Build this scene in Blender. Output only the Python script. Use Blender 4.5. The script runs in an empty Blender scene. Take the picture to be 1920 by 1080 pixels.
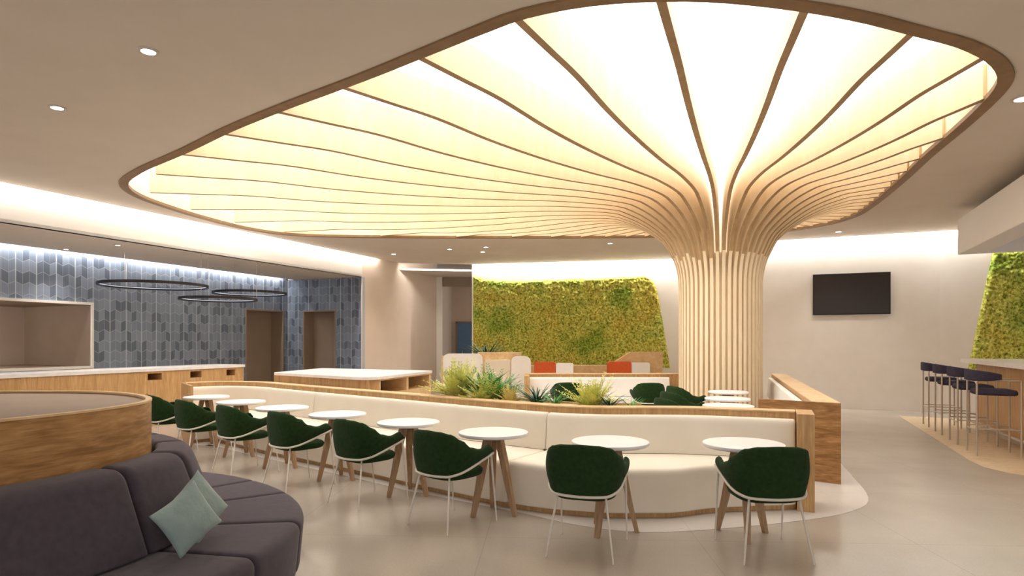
import bpy, bmesh, math, random
from mathutils import Vector, Matrix, noise
from mathutils.geometry import tessellate_polygon
random.seed(7)
S = bpy.context.scene
COL = S.collection
PI = math.pi
R = math.radians

# ------------------------------------------------------------------ curves
def catmull(pts, n, closed=False):
    P = [Vector(p) for p in pts]
    out = []
    N = len(P)
    segs = N if closed else N - 1
    raw = []
    for i in range(segs):
        if closed:
            a, b, c, d = P[(i-1) % N], P[i], P[(i+1) % N], P[(i+2) % N]
        else:
            b, c = P[i], P[i+1]
            a = P[i-1] if i > 0 else b*2 - c
            d = P[i+2] if i + 2 < N else c*2 - b
        for k in range(24):
            t = k/24
            raw.append(0.5*((2*b) + (c-a)*t + (2*a-5*b+4*c-d)*t*t + (3*b-a-3*c+d)*t**3))
    raw.append(P[0].copy() if closed else P[-1].copy())
    L = [0]
    for i in range(1, len(raw)):
        L.append(L[-1] + (raw[i]-raw[i-1]).length)
    m = n if closed else n - 1
    j = 0
    for k in range(n):
        s = L[-1]*k/m
        while j < len(L)-2 and L[j+1] < s:
            j += 1
        f = (s-L[j])/max(1e-9, L[j+1]-L[j])
        out.append(raw[j].lerp(raw[j+1], min(1, f)))
    return out

def normals2(pts, closed=False):
    """left-hand horizontal normals of a plan curve"""
    n = len(pts)
    res = []
    for i in range(n):
        a = pts[(i-1) % n] if closed or i > 0 else pts[i]
        b = pts[(i+1) % n] if closed or i < n-1 else pts[i]
        t = (b-a)
        t = Vector((t.x, t.y)).normalized()
        res.append(Vector((-t.y, t.x)))
    return res

def interp(tab, x):
    if x <= tab[0][0]: return tab[0][1]
    for (a, b), (c, d) in zip(tab, tab[1:]):
        if x <= c:
            t = (x-a)/(c-a)
            return b + (d-b)*t
    return tab[-1][1]

def smooth_interp(tab, x):
    if x <= tab[0][0]: return tab[0][1]
    for (a, b), (c, d) in zip(tab, tab[1:]):
        if x <= c:
            t = (x-a)/(c-a); t = t*t*(3-2*t)
            return b + (d-b)*t
    return tab[-1][1]

def rpoly(pts, r, n=4):
    """closed 2-D polygon with rounded corners"""
    P = [Vector(p) for p in pts]
    N = len(P)
    out = []
    for i in range(N):
        a, b, c = P[i-1], P[i], P[(i+1) % N]
        rr = r[i] if isinstance(r, (list, tuple)) else r
        u = (a-b); v = (c-b)
        ru = min(rr, u.length*0.49); rv = min(rr, v.length*0.49)
        p0 = b + u.normalized()*ru; p1 = b + v.normalized()*rv
        if rr <= 1e-6:
            for k in range(n+1): out.append(b.copy() + (c-b).normalized()*1e-5*k)
            continue
        for k in range(n+1):
            t = k/n
            out.append(p0*(1-t)**2 + b*2*t*(1-t) + p1*t*t)
    return out

# ------------------------------------------------------------------ mesh building
class MB:
    def __init__(self): self.v = []; self.f = []
    def add(self, verts, faces):
        o = len(self.v)
        self.v += [tuple(p) for p in verts]
        self.f += [tuple(o+i for i in f) for f in faces]
    def loft(self, rings, caps=True, closed=False, ring_closed=True):
        n = len(rings[0]); m = len(rings)
        vs = [p for r in rings for p in r]
        fs = []
        for i in range(m if closed else m-1):
            a = i*n; b = ((i+1) % m)*n
            for k in range(n if ring_closed else n-1):
                k2 = (k+1) % n
                fs.append((a+k, a+k2, b+k2, b+k))
        if caps and not closed:
            fs.append(tuple(range(n))[::-1]); fs.append(tuple((m-1)*n+k for k in range(n)))
        self.add(vs, fs)
    def box(self, x0, x1, y0, y1, z0, z1):
        v = [(x, y, z) for z in (z0, z1) for (x, y) in ((x0, y0), (x1, y0), (x1, y1), (x0, y1))]
        self.add(v, [(3,2,1,0), (4,5,6,7), (0,1,5,4), (1,2,6,5), (2,3,7,6), (3,0,4,7)])
    def prism(self, poly, z0, z1):
        """poly: list of 2-D points"""
        P = [Vector((p[0], p[1], 0)) for p in poly]
        n = len(P)
        tris = tessellate_polygon([P])
        v = [(p.x, p.y, z0) for p in P] + [(p.x, p.y, z1) for p in P]
        f = []
        for t in tris:
            f.append((t[0], t[1], t[2])); f.append((n+t[2], n+t[1], n+t[0]))
        for i in range(n):
            j = (i+1) % n
            f.append((i, j, n+j, n+i))
        self.add(v, f)
    def tube(self, pts, r, n=8, caps=True):
        P = [Vector(p) for p in pts]
        rr = r if isinstance(r, (list, tuple)) else [r]*len(P)
        rings = []
        ref = None
        for i, p in enumerate(P):
            t = (P[min(i+1, len(P)-1)] - P[max(i-1, 0)]).normalized()
            if ref is None:
                ref = Vector((0, 0, 1)) if abs(t.z) < .9 else Vector((1, 0, 0))
            x = t.cross(ref).normalized(); y = x.cross(t).normalized()
            ref = y
            rings.append([p + (x*math.cos(a)+y*math.sin(a))*rr[i] for a in [2*PI*k/n for k in range(n)]])
        self.loft(rings, caps)
    def torus(self, R0, prof, n=64):
        """prof: closed (r,z) profile"""
        rings = []
        for k in range(n):
            a = 2*PI*k/n
            rings.append([((R0+p[0])*math.cos(a), (R0+p[0])*math.sin(a), p[1]) for p in prof])
        self.loft(rings, closed=True)
    def lathe(self, prof, n=48):
        rings = []
        for (r, z) in prof:
            rings.append([(r*math.cos(2*PI*k/n), r*math.sin(2*PI*k/n), z) for k in range(n)])
        self.loft(rings, caps=True)
    def build(self, name, mat, parent=None, smooth=True, angle=35, loc=None, rotz=None):
        me = bpy.data.meshes.new(name)
        me.from_pydata(self.v, [], self.f)
        bm = bmesh.new(); bm.from_mesh(me)
        bmesh.ops.recalc_face_normals(bm, faces=bm.faces)
        bm.to_mesh(me); bm.free()
        if smooth:
            me.shade_smooth(); me.set_sharp_from_angle(angle=R(angle))
        if mat: me.materials.append(mat)
        o = bpy.data.objects.new(name, me); COL.objects.link(o)
        if parent: o.parent = parent
        if loc is not None: o.location = loc
        if rotz is not None: o.rotation_euler = (0, 0, rotz)
        return o

def empty(name, loc=(0, 0, 0), rz=0):
    o = bpy.data.objects.new(name, None); COL.objects.link(o)
    o.empty_display_size = .1
    o.location = loc; o.rotation_euler = (0, 0, rz)
    return o
def tag(o, label=None, cat=None, group=None, kind=None):
    if label: o['label'] = label
    if cat: o['category'] = cat
    if group: o['group'] = group
    if kind: o['kind'] = kind
    return o
def struct(o):
    o['kind'] = 'structure'; return o
def children(o): return [c for c in bpy.data.objects if c.parent == o]
def copy_tree(o, parent=None):
    c = o.copy(); COL.objects.link(c); c.parent = parent
    for ch in children(o): copy_tree(ch, c)
    return c

# ------------------------------------------------------------------ materials
def lin(c):
    def f(x):
        x /= 255
        return x/12.92 if x <= .04045 else ((x+.055)/1.055)**2.4
    return (f(c[0]), f(c[1]), f(c[2]), 1)
def base_mat(name, col, rough=.6, spec=.4, metal=0, sheen=0):
    m = bpy.data.materials.new(name); m.use_nodes = True
    nt = m.node_tree; b = nt.nodes['Principled BSDF']
    b.inputs['Base Color'].default_value = lin(col)
    b.inputs['Roughness'].default_value = rough
    b.inputs['Specular IOR Level'].default_value = spec
    b.inputs['Metallic'].default_value = metal
    if sheen: b.inputs['Sheen Weight'].default_value = sheen
    return m, nt, b
def N(nt, typ, **kw):
    n = nt.nodes.new(typ)
    for k, v in kw.items(): setattr(n, k, v)
    return n
def ramp(nt, stops):
    n = nt.nodes.new('ShaderNodeValToRGB')
    e = n.color_ramp.elements
    while len(e) < len(stops): e.new(.5)
    for i, (p, c) in enumerate(stops):
        e[i].position = p; e[i].color = lin(c)
    return n
def noisy(name, c1, c2, scale=(1, 1, 1), nscale=6, detail=4, rough=.6, spec=.4, bump=0, bscale=80, metal=0, sheen=0, dist=0):
    m, nt, b = base_mat(name, c1, rough, spec, metal, sheen)
    tc = N(nt, 'ShaderNodeTexCoord'); mp = N(nt, 'ShaderNodeMapping')
    mp.inputs['Scale'].default_value = scale
    nt.links.new(tc.outputs['Object'], mp.inputs[0])
    nz = N(nt, 'ShaderNodeTexNoise'); nz.inputs['Scale'].default_value = nscale; nz.inputs['Detail'].default_value = detail
    nz.inputs['Distortion'].default_value = dist
    nt.links.new(mp.outputs[0], nz.inputs['Vector'])
    rp = ramp(nt, [(.3, c1), (.7, c2)])
    nt.links.new(nz.outputs['Fac'], rp.inputs[0]); nt.links.new(rp.outputs[0], b.inputs['Base Color'])
    if bump:
        n2 = N(nt, 'ShaderNodeTexNoise'); n2.inputs['Scale'].default_value = bscale; n2.inputs['Detail'].default_value = 3
        nt.links.new(mp.outputs[0], n2.inputs['Vector'])
        bp = N(nt, 'ShaderNodeBump'); bp.inputs['Strength'].default_value = bump; bp.inputs['Distance'].default_value = .01
        nt.links.new(n2.outputs['Fac'], bp.inputs['Height']); nt.links.new(bp.outputs[0], b.inputs['Normal'])
    return m
def wood(name, dark, mid, light, scale, rough=.45, plank=None):
    m, nt, b = base_mat(name, mid, rough, .35)
    tc = N(nt, 'ShaderNodeTexCoord'); mp = N(nt, 'ShaderNodeMapping')
    mp.inputs['Scale'].default_value = scale
    nt.links.new(tc.outputs['Object'], mp.inputs[0])
    n1 = N(nt, 'ShaderNodeTexNoise'); n1.inputs['Scale'].default_value = 1; n1.inputs['Detail'].default_value = 6; n1.inputs['Distortion'].default_value = .8
    n2 = N(nt, 'ShaderNodeTexNoise'); n2.inputs['Scale'].default_value = 4.5; n2.inputs['Detail'].default_value = 3; n2.inputs['Distortion'].default_value = .3
    nt.links.new(mp.outputs[0], n1.inputs['Vector']); nt.links.new(mp.outputs[0], n2.inputs['Vector'])
    mx = N(nt, 'ShaderNodeMath', operation='MULTIPLY_ADD'); mx.inputs[1].default_value = .45
    sc = N(nt, 'ShaderNodeMath', operation='MULTIPLY'); sc.inputs[1].default_value = .5
    nt.links.new(n1.outputs['Fac'], sc.inputs[0]); nt.links.new(n2.outputs['Fac'], mx.inputs[0]); nt.links.new(sc.outputs[0], mx.inputs[2])
    rp = ramp(nt, [(.36, dark), (.5, mid), (.62, light)])
    nt.links.new(mx.outputs[0], rp.inputs[0]); nt.links.new(rp.outputs[0], b.inputs['Base Color'])
    return m
def emit(name, col, strength):
    m = bpy.data.materials.new(name); m.use_nodes = True
    nt = m.node_tree; nt.nodes.remove(nt.nodes['Principled BSDF'])
    e = N(nt, 'ShaderNodeEmission'); e.inputs[0].default_value = lin(col); e.inputs[1].default_value = strength
    nt.links.new(e.outputs[0], nt.nodes['Material Output'].inputs[0])
    return m

M = {}
M['ceiling'] = noisy('ceiling paint', (214, 203, 189), (218, 207, 194), nscale=2, rough=.85, spec=.1)
M['wall'] = noisy('white plaster', (236, 230, 222), (240, 235, 228), nscale=3, rough=.8, spec=.15)
M['bright_white'] = noisy('bright white paint', (246, 244, 244), (248, 246, 246), nscale=3, rough=.7, spec=.2)
M['beige_wall'] = noisy('beige plaster', (228, 210, 192), (232, 215, 198), nscale=3, rough=.8, spec=.15)
M['taupe'] = noisy('taupe panel', (150, 132, 116), (156, 138, 122), nscale=3, rough=.6, spec=.2)
M['light_taupe'] = noisy('light taupe panel', (190, 172, 158), (196, 178, 164), nscale=3, rough=.7, spec=.2)
M['rib'] = wood('pale maple slat', (231, 208, 171), (235, 213, 178), (239, 219, 186), (3, 3, .8), .5)
M['rib_shade'] = wood('painted rib shade', (168, 136, 96), (178, 146, 106), (188, 156, 116), (3, 3, .8), .5)  # slat wood darkened to imitate shade under the canopy ribs
M['rim'] = wood('oak rim', (132, 102, 68), (142, 110, 74), (152, 120, 84), (2, 2, 2), .55)
M['fascia'] = wood('maple fascia', (236, 218, 190), (239, 222, 195), (242, 226, 200), (2, 2, 4), .55)
M['oak_v'] = wood('light oak upright grain', (178, 138, 90), (196, 156, 106), (212, 174, 126), (14, 14, 1.2), .45)
M['oak_h'] = wood('oak level grain', (134, 96, 58), (164, 122, 78), (188, 146, 98), (2.2, 2.2, 16), .42)
M['oak_drum'] = wood('oak drum veneer', (142, 100, 58), (176, 132, 84), (200, 158, 108), (1.6, 1.6, 12), .4)
M['oak_cap'] = wood('pale oak cap', (206, 172, 126), (218, 186, 140), (228, 200, 156), (3, 3, 3), .45)
M['leg_wood'] = wood('table leg oak', (150, 118, 88), (172, 140, 108), (190, 158, 126), (12, 12, 1.5), .5)
M['cream'] = noisy('cream upholstery', (230, 220, 204), (236, 227, 212), nscale=3, rough=.55, spec=.3, bump=.05, bscale=120)
M['white_up'] = noisy('white upholstery', (236, 232, 228), (241, 238, 234), nscale=3, rough=.6, spec=.25)
M['table_white'] = noisy('white laminate', (242, 238, 238), (246, 243, 243), nscale=4, rough=.35, spec=.4)
M['marble'] = noisy('white stone', (244, 241, 240), (232, 227, 225), nscale=5, detail=8, rough=.3, spec=.5, dist=1.5)
M['green'] = noisy('green felt', (30, 50, 24), (38, 60, 30), nscale=30, rough=.95, spec=.1, bump=.15, bscale=300, sheen=.05)
M['white_metal'] = base_mat('off white metal', (222, 214, 202), .35, .5)[0]
M['steel'] = base_mat('brushed steel', (196, 184, 172), .35, .5, .55)[0]
M['sofa'] = noisy('plum grey felt', (70, 62, 70), (78, 69, 77), nscale=25, rough=.9, spec=.15, bump=.15, bscale=400, sheen=.15)
M['piping'] = noisy('dark piping', (52, 44, 52), (58, 50, 58), nscale=20, rough=.8, spec=.2)
M['teal'] = noisy('sage velvet', (142, 160, 156), (152, 170, 166), nscale=14, rough=.8, spec=.2, bump=.25, bscale=60, sheen=.3)
M['navy'] = noisy('navy fabric', (58, 54, 72), (66, 62, 80), nscale=25, rough=.85, spec=.2, bump=.1, bscale=300)
M['black_tube'] = base_mat('dark bronze', (38, 34, 32), .35, .5, .4)[0]
M['screen'] = base_mat('dark screen', (48, 38, 34), .25, .4)[0]
M['screen_frame'] = base_mat('screen bezel', (30, 26, 24), .4, .4)[0]
M['orange'] = noisy('burnt orange fabric', (196, 88, 48), (206, 98, 56), nscale=20, rough=.85, spec=.15)
M['blue_door'] = noisy('blue door paint', (98, 134, 176), (104, 140, 182), nscale=4, rough=.4)
M['soil'] = noisy('pale pebbles', (214, 198, 168), (160, 140, 110), nscale=60, rough=.9, bump=.6, bscale=70)
M['leaf_yellow'] = noisy('yellow green leaves', (184, 188, 84), (232, 230, 146), nscale=14, rough=.55)
M['leaf_green'] = noisy('mid green leaves', (62, 132, 64), (120, 178, 96), nscale=14, rough=.5)
M['leaf_dark'] = noisy('dark green leaves', (16, 52, 34), (40, 92, 58), nscale=14, rough=.5)
M['leaf_copper'] = noisy('copper leaves', (214, 196, 110), (230, 214, 144), nscale=14, rough=.6)
M['led'] = emit('warm led', (255, 244, 226), 9)
M['led_ring'] = emit('ring led', (236, 240, 255), .5)
M['recess_glow'] = emit('recess panel glow', (255, 249, 240), 1.95)
M['lamp_trim'] = base_mat('lamp trim', (200, 190, 180), .4)[0]
M['board_zone'] = wood('bar floor planks', (196, 172, 140), (208, 186, 154), (216, 196, 166), (3, 8, 1), .4)

def floor_mat(name, c1, c2, rough):
    m, nt, b = base_mat(name, c1, rough, .45)
    tc = N(nt, 'ShaderNodeTexCoord')
    n1 = N(nt, 'ShaderNodeTexNoise'); n1.inputs['Scale'].default_value = .9; n1.inputs['Detail'].default_value = 6
    n2 = N(nt, 'ShaderNodeTexNoise'); n2.inputs['Scale'].default_value = 70; n2.inputs['Detail'].default_value = 2
    nt.links.new(tc.outputs['Object'], n1.inputs['Vector']); nt.links.new(tc.outputs['Object'], n2.inputs['Vector'])
    ad = N(nt, 'ShaderNodeMath', operation='MULTIPLY_ADD'); ad.inputs[1].default_value = .3
    sc = N(nt, 'ShaderNodeMath', operation='MULTIPLY'); sc.inputs[1].default_value = .7
    nt.links.new(n1.outputs['Fac'], sc.inputs[0]); nt.links.new(n2.outputs['Fac'], ad.inputs[0]); nt.links.new(sc.outputs[0], ad.inputs[2])
    rp = ramp(nt, [(.35, c1), (.65, c2)])
    nt.links.new(ad.outputs[0], rp.inputs[0])
    # fine tile joints, 1.6 m grid
    br = N(nt, 'ShaderNodeTexBrick'); br.offset = 0
    br.inputs['Scale'].default_value = 1; br.inputs['Brick Width'].default_value = 1.6; br.inputs['Row Height'].default_value = 1.6
    br.inputs['Mortar Size'].default_value = .003
    br.inputs['Color1'].default_value = (1, 1, 1, 1); br.inputs['Color2'].default_value = (1, 1, 1, 1); br.inputs['Mortar'].default_value = (.82, .82, .82, 1)
    mp = N(nt, 'ShaderNodeMapping'); mp.inputs['Rotation'].default_value = (0, 0, R(3)); mp.inputs['Location'].default_value = (.45, 0, 0)
    nt.links.new(tc.outputs['Object'], mp.inputs[0]); nt.links.new(mp.outputs[0], br.inputs['Vector'])
    mx = N(nt, 'ShaderNodeMix', data_type='RGBA', blend_type='MULTIPLY'); mx.inputs[0].default_value = 1
    nt.links.new(rp.outputs[0], mx.inputs[6]); nt.links.new(br.outputs['Color'], mx.inputs[7])
    nt.links.new(mx.outputs[2], b.inputs['Base Color'])
    return m
M['floor'] = floor_mat('polished stone floor', (158, 147, 136), (174, 163, 151), .23)
M['floor_light'] = floor_mat('pale stone floor', (190, 182, 174), (204, 196, 188), .38)

def tile_mat():
    m, nt, b = base_mat('blue leaf tile', (96, 110, 128), .35, .45)
    tc = N(nt, 'ShaderNodeTexCoord'); sx = N(nt, 'ShaderNodeSeparateXYZ')
    nt.links.new(tc.outputs['Object'], sx.inputs[0])
    def m_(op, a, b_=None, c=None):
        n = N(nt, 'ShaderNodeMath', operation=op)
        for i, v in enumerate((a, b_, c)):
            if v is None: continue
            if isinstance(v, (int, float)): n.inputs[i].default_value = v
            else: nt.links.new(v, n.inputs[i])
        return n.outputs[0]
    u = m_('DIVIDE', sx.outputs['X'], .118)
    col = m_('FLOOR', u); fu = m_('FRACT', u)
    par = m_('MODULO', m_('ABSOLUTE', col), 2)
    sg = m_('MULTIPLY_ADD', par, 2, -1)
    slant = m_('MULTIPLY', m_('MULTIPLY', m_('SUBTRACT', fu, .5), sg), .28)
    v = m_('ADD', m_('ADD', m_('DIVIDE', sx.outputs['Z'], .215), slant), m_('MULTIPLY', par, .02))
    row = m_('FLOOR', v); fv = m_('FRACT', v)
    cmb = N(nt, 'ShaderNodeCombineXYZ'); nt.links.new(col, cmb.inputs[0]); nt.links.new(row, cmb.inputs[1])
    wn = N(nt, 'ShaderNodeTexWhiteNoise'); wn.noise_dimensions = '2D'; nt.links.new(cmb.outputs[0], wn.inputs['Vector'])
    rp = ramp(nt, [(0, (94, 103, 118)), (.24, (100, 110, 126)), (.28, (118, 129, 146)), (1, (132, 143, 160))])
    nt.links.new(wn.outputs['Value'], rp.inputs[0])
    # grout
    eu = m_('MINIMUM', fu, m_('SUBTRACT', 1, fu)); ev = m_('MINIMUM', fv, m_('SUBTRACT', 1, fv))
    # thin joint every column, strong joint every third column
    third = m_('LESS_THAN', m_('MODULO', m_('ABSOLUTE', m_('FLOOR', m_('ADD', u, .5))), 3), .5)
    wu = m_('MULTIPLY_ADD', third, .045, .03)
    g1 = m_('LESS_THAN', eu, wu); g2 = m_('LESS_THAN', ev, .022)
    g = m_('MAXIMUM', m_('MULTIPLY', g1, m_('MULTIPLY_ADD', third, .45, .35)), m_('MULTIPLY', g2, .5))
    mx = N(nt, 'ShaderNodeMix', data_type='RGBA'); nt.links.new(g, mx.inputs[0])
    nt.links.new(rp.outputs[0], mx.inputs[6]); mx.inputs[7].default_value = lin((196, 204, 214))
    nt.links.new(mx.outputs[2], b.inputs['Base Color'])
    return m
M['tile'] = tile_mat()

def moss_mat():
    m, nt, b = base_mat('moss', (130, 140, 50), .9, .1)
    tc = N(nt, 'ShaderNodeTexCoord')
    n1 = N(nt, 'ShaderNodeTexNoise'); n1.inputs['Scale'].default_value = 19; n1.inputs['Detail'].default_value = 6; n1.inputs['Roughness'].default_value = .75
    n2 = N(nt, 'ShaderNodeTexNoise'); n2.inputs['Scale'].default_value = 1.1; n2.inputs['Detail'].default_value = 8
    for n in (n1, n2): nt.links.new(tc.outputs['Object'], n.inputs['Vector'])
    r1 = ramp(nt, [(.36, (88, 92, 40)), (.44, (158, 160, 76)), (.52, (214, 212, 120)), (.62, (246, 242, 176))])
    r2 = ramp(nt, [(.36, (150, 192, 104)), (.5, (240, 246, 196)), (.66, (240, 222, 160))])
    nt.links.new(n1.outputs['Fac'], r1.inputs[0]); nt.links.new(n2.outputs['Fac'], r2.inputs[0])
    mx = N(nt, 'ShaderNodeMix', data_type='RGBA', blend_type='MULTIPLY'); mx.inputs[0].default_value = .8
    nt.links.new(r1.outputs[0], mx.inputs[6]); nt.links.new(r2.outputs[0], mx.inputs[7])
    nt.links.new(mx.outputs[2], b.inputs['Base Color'])
    return m
M['moss'] = moss_mat()

# ------------------------------------------------------------------ camera
HCAM, FPX, HOR = 1.5, 1180, 640
cd = bpy.data.cameras.new('camera'); cam = bpy.data.objects.new('camera', cd); COL.objects.link(cam)
cam.location = (0, 0, HCAM); cam.rotation_euler = (PI/2, 0, 0)
cd.sensor_width = 36; cd.lens = 36*FPX/1920; cd.shift_y = (HOR-540)/1920
cd.clip_end = 200
S.camera = cam

# ------------------------------------------------------------------ room
ZC = 3.8
def Lx(Y): return -11.454 + .432*Y          # plane of the left bulkhead
def Ax(Y): return -14.11 + .43*Y            # plane of the tiled wall
canopy_pts = [(-5.72, 9.15), (-5.98, 9.95), (-5.95, 10.9), (-5.78, 11.9), (-5.4, 13.0), (-4.6, 13.72), (-2.7, 13.95), (-.5, 14.0), (2.0, 13.98),
              (4.2, 13.8), (5.5, 13.35), (6.18, 12.5), (6.34, 11.6), (6.12, 10.56), (5.62, 8.96), (5.2, 7.75), (4.92, 6.85), (4.7, 6.2), (4.5, 5.7),
              (4.3, 5.38), (3.97, 5.07), (3.53, 4.80), (3.09, 4.62), (2.5, 4.39), (1.9, 4.22), (1.25, 4.12), (.6, 4.16), (.07, 4.34), (-.3, 4.6),
              (-.72, 4.93), (-1.36, 5.43), (-2.27, 6.1), (-3.1, 6.75), (-3.96, 7.5), (-5.1, 8.45)]
outl = catmull([(a, b, 0) for a, b in canopy_pts], 220, True)
nrm = normals2(outl, True)
cen = Vector((0, 9.5))
sgn = 1 if (cen - outl[0].xy).dot(nrm[0]) > 0 else -1
inl = [Vector((p.x+n.x*sgn*.12, p.y+n.y*sgn*.12, 0)) for p, n in zip(outl, nrm)]

def flat_with_hole(outer, hole, z0, z1):
    mb = MB()
    polys = [[Vector((p[0], p[1], 0)) for p in outer]]
    if hole: polys.append([Vector((p[0], p[1], 0)) for p in hole])
    tris = tessellate_polygon(polys)
    allv = [p for pl in polys for p in pl]; n = len(allv)
    mb.add([(p.x, p.y, z0) for p in allv] + [(p.x, p.y, z1) for p in allv],
           [t for t in tris] + [(t[2]+n, t[1]+n, t[0]+n) for t in tris])
    o = 0
    f = []
    for pl in polys:
        k = len(pl)
        for i in range(k):
            j = (i+1) % k
            f.append((o+i, o+j, n+o+j, n+o+i))
        o += k
    base = len(mb.v) - 2*n
    mb.f += [tuple(base+i for i in q) for q in f]
    return mb

GAP = .14
ceil_outer = [(Lx(-1.5)+GAP, -1.5), (Lx(10)+GAP, 10), (Lx(17.9)+GAP, 17.9), (-3.25, 18.5), (-1.2, 18.82), (1.2, 18.33), (4.85, 17.55), (4.42, 15.15), (4.33, 15.14), (9.02, 13.13), (13.4, 10.6), (13.4, -1.5)]
mb = flat_with_hole(ceil_outer, [(p.x, p.y) for p in outl], ZC, ZC+.06)
struct(mb.build('ceiling', M['ceiling'], smooth=False))
mb = MB(); mb.box(-14, 14, -1.6, 26, 4.2, 4.25)  # unseen roof sheet added to keep world light out of the slots
struct(mb.build('ceiling', M['ceiling'], smooth=False))
# alcove ceiling (lower), with a slot along the tiled wall
mb = MB(); mb.prism([(Lx(-1.5), -1.5), (Lx(17.1), 17.1), (-4.06, 17.1), (-6.2, 17.9), (Ax(17.9)+.17, 17.85), (Ax(-1.5)+.17, -1.5)], 3.25, 3.3)
struct(mb.build('ceiling', M['ceiling'], smooth=False))
# corridor ceiling
mb = MB(); mb.prism([(-3.4, 18.75), (-1.21, 19.05), (-.9, 24.2), (-2.9, 24.2)], 3.62, 3.67)
struct(mb.build('ceiling', M['ceiling'], smooth=False))
# floor
mb = MB(); mb.box(-14, 14, -1.6, 26, -.1, 0)
struct(mb.build('floor', M['floor'], smooth=False))

def wall(name, p0, p1, z0, z1, mat, holes=(), thick=.12, side=1):
    """wall panel from p0 to p1; local x runs along it, thickness goes behind; holes (x0,x1,z0,z1)"""
    p0 = Vector(p0); p1 = Vector(p1); d = p1-p0; L = d.length
    xs = sorted({0, L, *[h[0] for h in holes], *[h[1] for h in holes]})
    zs = sorted({z0, z1, *[h[2] for h in holes], *[h[3] for h in holes]})
    mb = MB()
    for a, b in zip(xs, xs[1:]):
        for c, e in zip(zs, zs[1:]):
            xm, zm = (a+b)/2, (c+e)/2
            if any(h[0] < xm < h[1] and h[2] < zm < h[3] for h in holes): continue
            mb.box(a, b, 0, thick*side, c, e)
    o = mb.build(name, mat, smooth=False, loc=(p0.x, p0.y, 0), rotz=math.atan2(d.y, d.x))
    return struct(o)

# left bulkhead with the opening below, then full height wall
wall('wall_left', (Lx(-1.5), -1.5), (Lx(17.1), 17.1), 3.25, 4.2, M['wall'], thick=.1)
wall('wall_left', (Lx(17.1), 17.1), (Lx(20.8), 20.8), 0, 4.2, M['beige_wall'], thick=.16)
# tiled wall with pass-through and doorway
pA0 = Vector((Ax(8), 8)); uA = (Vector((Ax(18), 18))-pA0).normalized()
def sA(Y): return (Vector((Ax(Y), Y))-pA0).length
w0, w1, d0, d1 = sA(9.0), sA(12.83), sA(16.56), sA(17.76)
wall('wall_tiled', pA0, (Ax(17.95), 17.95), 0, 4.0, M['tile'], holes=[(w0, w1, 1.0, 2.24), (d0, d1, 0, 2.33)], thick=.12)
rA = math.atan2(uA.y, uA.x)
# tiled return wall with second doorway
pB0 = Vector((-6.39, 17.95)); pB1 = Vector((-4.06, 17.1)); LB = (pB1-pB0).length; kB = LB/2.33
wall('wall_back', pB0, pB1, 0, 3.25, M['tile'], holes=[(.523*kB, 1.49*kB, 0, 2.33)], thick=.12)
rB = math.atan2((pB1-pB0).y, (pB1-pB0).x)
# recesses behind the openings (local frames of their walls)
def recess(name, p0, rz, x0, x1, z0, z1, depth, mat_back, mat_side, t=.03, floor=False):
    root = empty(name, (p0.x, p0.y, 0), rz); struct(root)
    mb = MB(); mb.box(x0, x1, depth, depth+t, z0, z1); mb.build('back_panel', mat_back, root, smooth=False)
    mb = MB(); mb.box(x0-t, x0, .12, depth+t, z0, z1+t); mb.box(x1, x1+t, .12, depth+t, z0, z1+t); mb.box(x0-t, x1+t, .12, depth+t, z1, z1+t)
    mb.box(x1-.008, x1, 0, .12, z0, z1); mb.box(x0, x0+.008, 0, .12, z0, z1); mb.box(x0+.008, x1-.008, 0, .12, z1-.008, z1)
    if floor: mb.box(x0-t, x1+t, .12, depth+t, z0-t, z0)
    mb.build('jamb', mat_side, root, smooth=False)
    return root
r = recess('door_1', pA0, rA, d0, d1, 0, 2.33, .42, M['taupe'], M['taupe'])
r = recess('door_2', pB0, rB, .523*kB, 1.49*kB, 0, 2.33, .42, M['taupe'], M['taupe'])
r = recess('window_1', pA0, rA, w0, w1, 1.0, 2.24, 2.2, M['light_taupe'], M['taupe'], floor=True)
fr = MB()
for (a, b, c, e) in ((w0-.05, w1+.05, 2.24, 2.29), (w0-.05, w1+.05, .95, 1.0), (w0-.05, w0, 1, 2.24), (w1, w1+.05, 1, 2.24)):
    fr.box(a, b, -.03, .0, c, e)
fr.build('window_frame', M['wall'], r, smooth=False)
for nm, p0, rz, a, b in (('door_1', pA0, rA, d0, d1), ('door_2', pB0, rB, .523*kB, 1.49*kB)):
    root = [o for o in bpy.data.objects if o.name == nm][0]
    fr = MB()
    for (x0, x1, z0, z1) in ((a-.03, b+.03, 2.33, 2.36), (a-.03, a, 0, 2.33), (b, b+.03, 0, 2.33)):
        fr.box(x0, x1, -.015, 0, z0, z1)
    fr.build('door_frame', M['taupe'], root, smooth=False)

# white corner and corridor
wall('wall_corridor', (Lx(20.8), 20.8), (-2.3, 24.2), 0, 3.62, M['beige_wall'], thick=.1)
cw = wall('wall_corridor', (-2.6, 24.2), (-.6, 24.2), 0, 3.62, M['beige_wall'], thick=.1)
mb = MB(); mb.box(-2.53, -2.3, 20.75, 20.9, 0, 3.62); struct(mb.build('trim_1', M['wall'], smooth=False))
mb = MB(); mb.box(-2.29, -1.22, 20.8, 20.95, 3.32, 3.62); struct(mb.build('trim_2', M['taupe'], smooth=False))
dr = empty('door_3', (-1.95, 24.15, 0)); struct(dr)
mb = MB(); mb.box(-.15, .75, -.03, .03, 0, 2.2); mb.build('leaf', M['blue_door'], dr, smooth=False)
mb = MB(); mb.box(-.2, -.15, -.05, .04, 0, 2.25); mb.box(.75, .8, -.05, .04, 0, 2.25); mb.box(-.2, .8, -.05, .04, 2.2, 2.25)
mb.build('door_frame', M['taupe'], dr, smooth=False)
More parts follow.
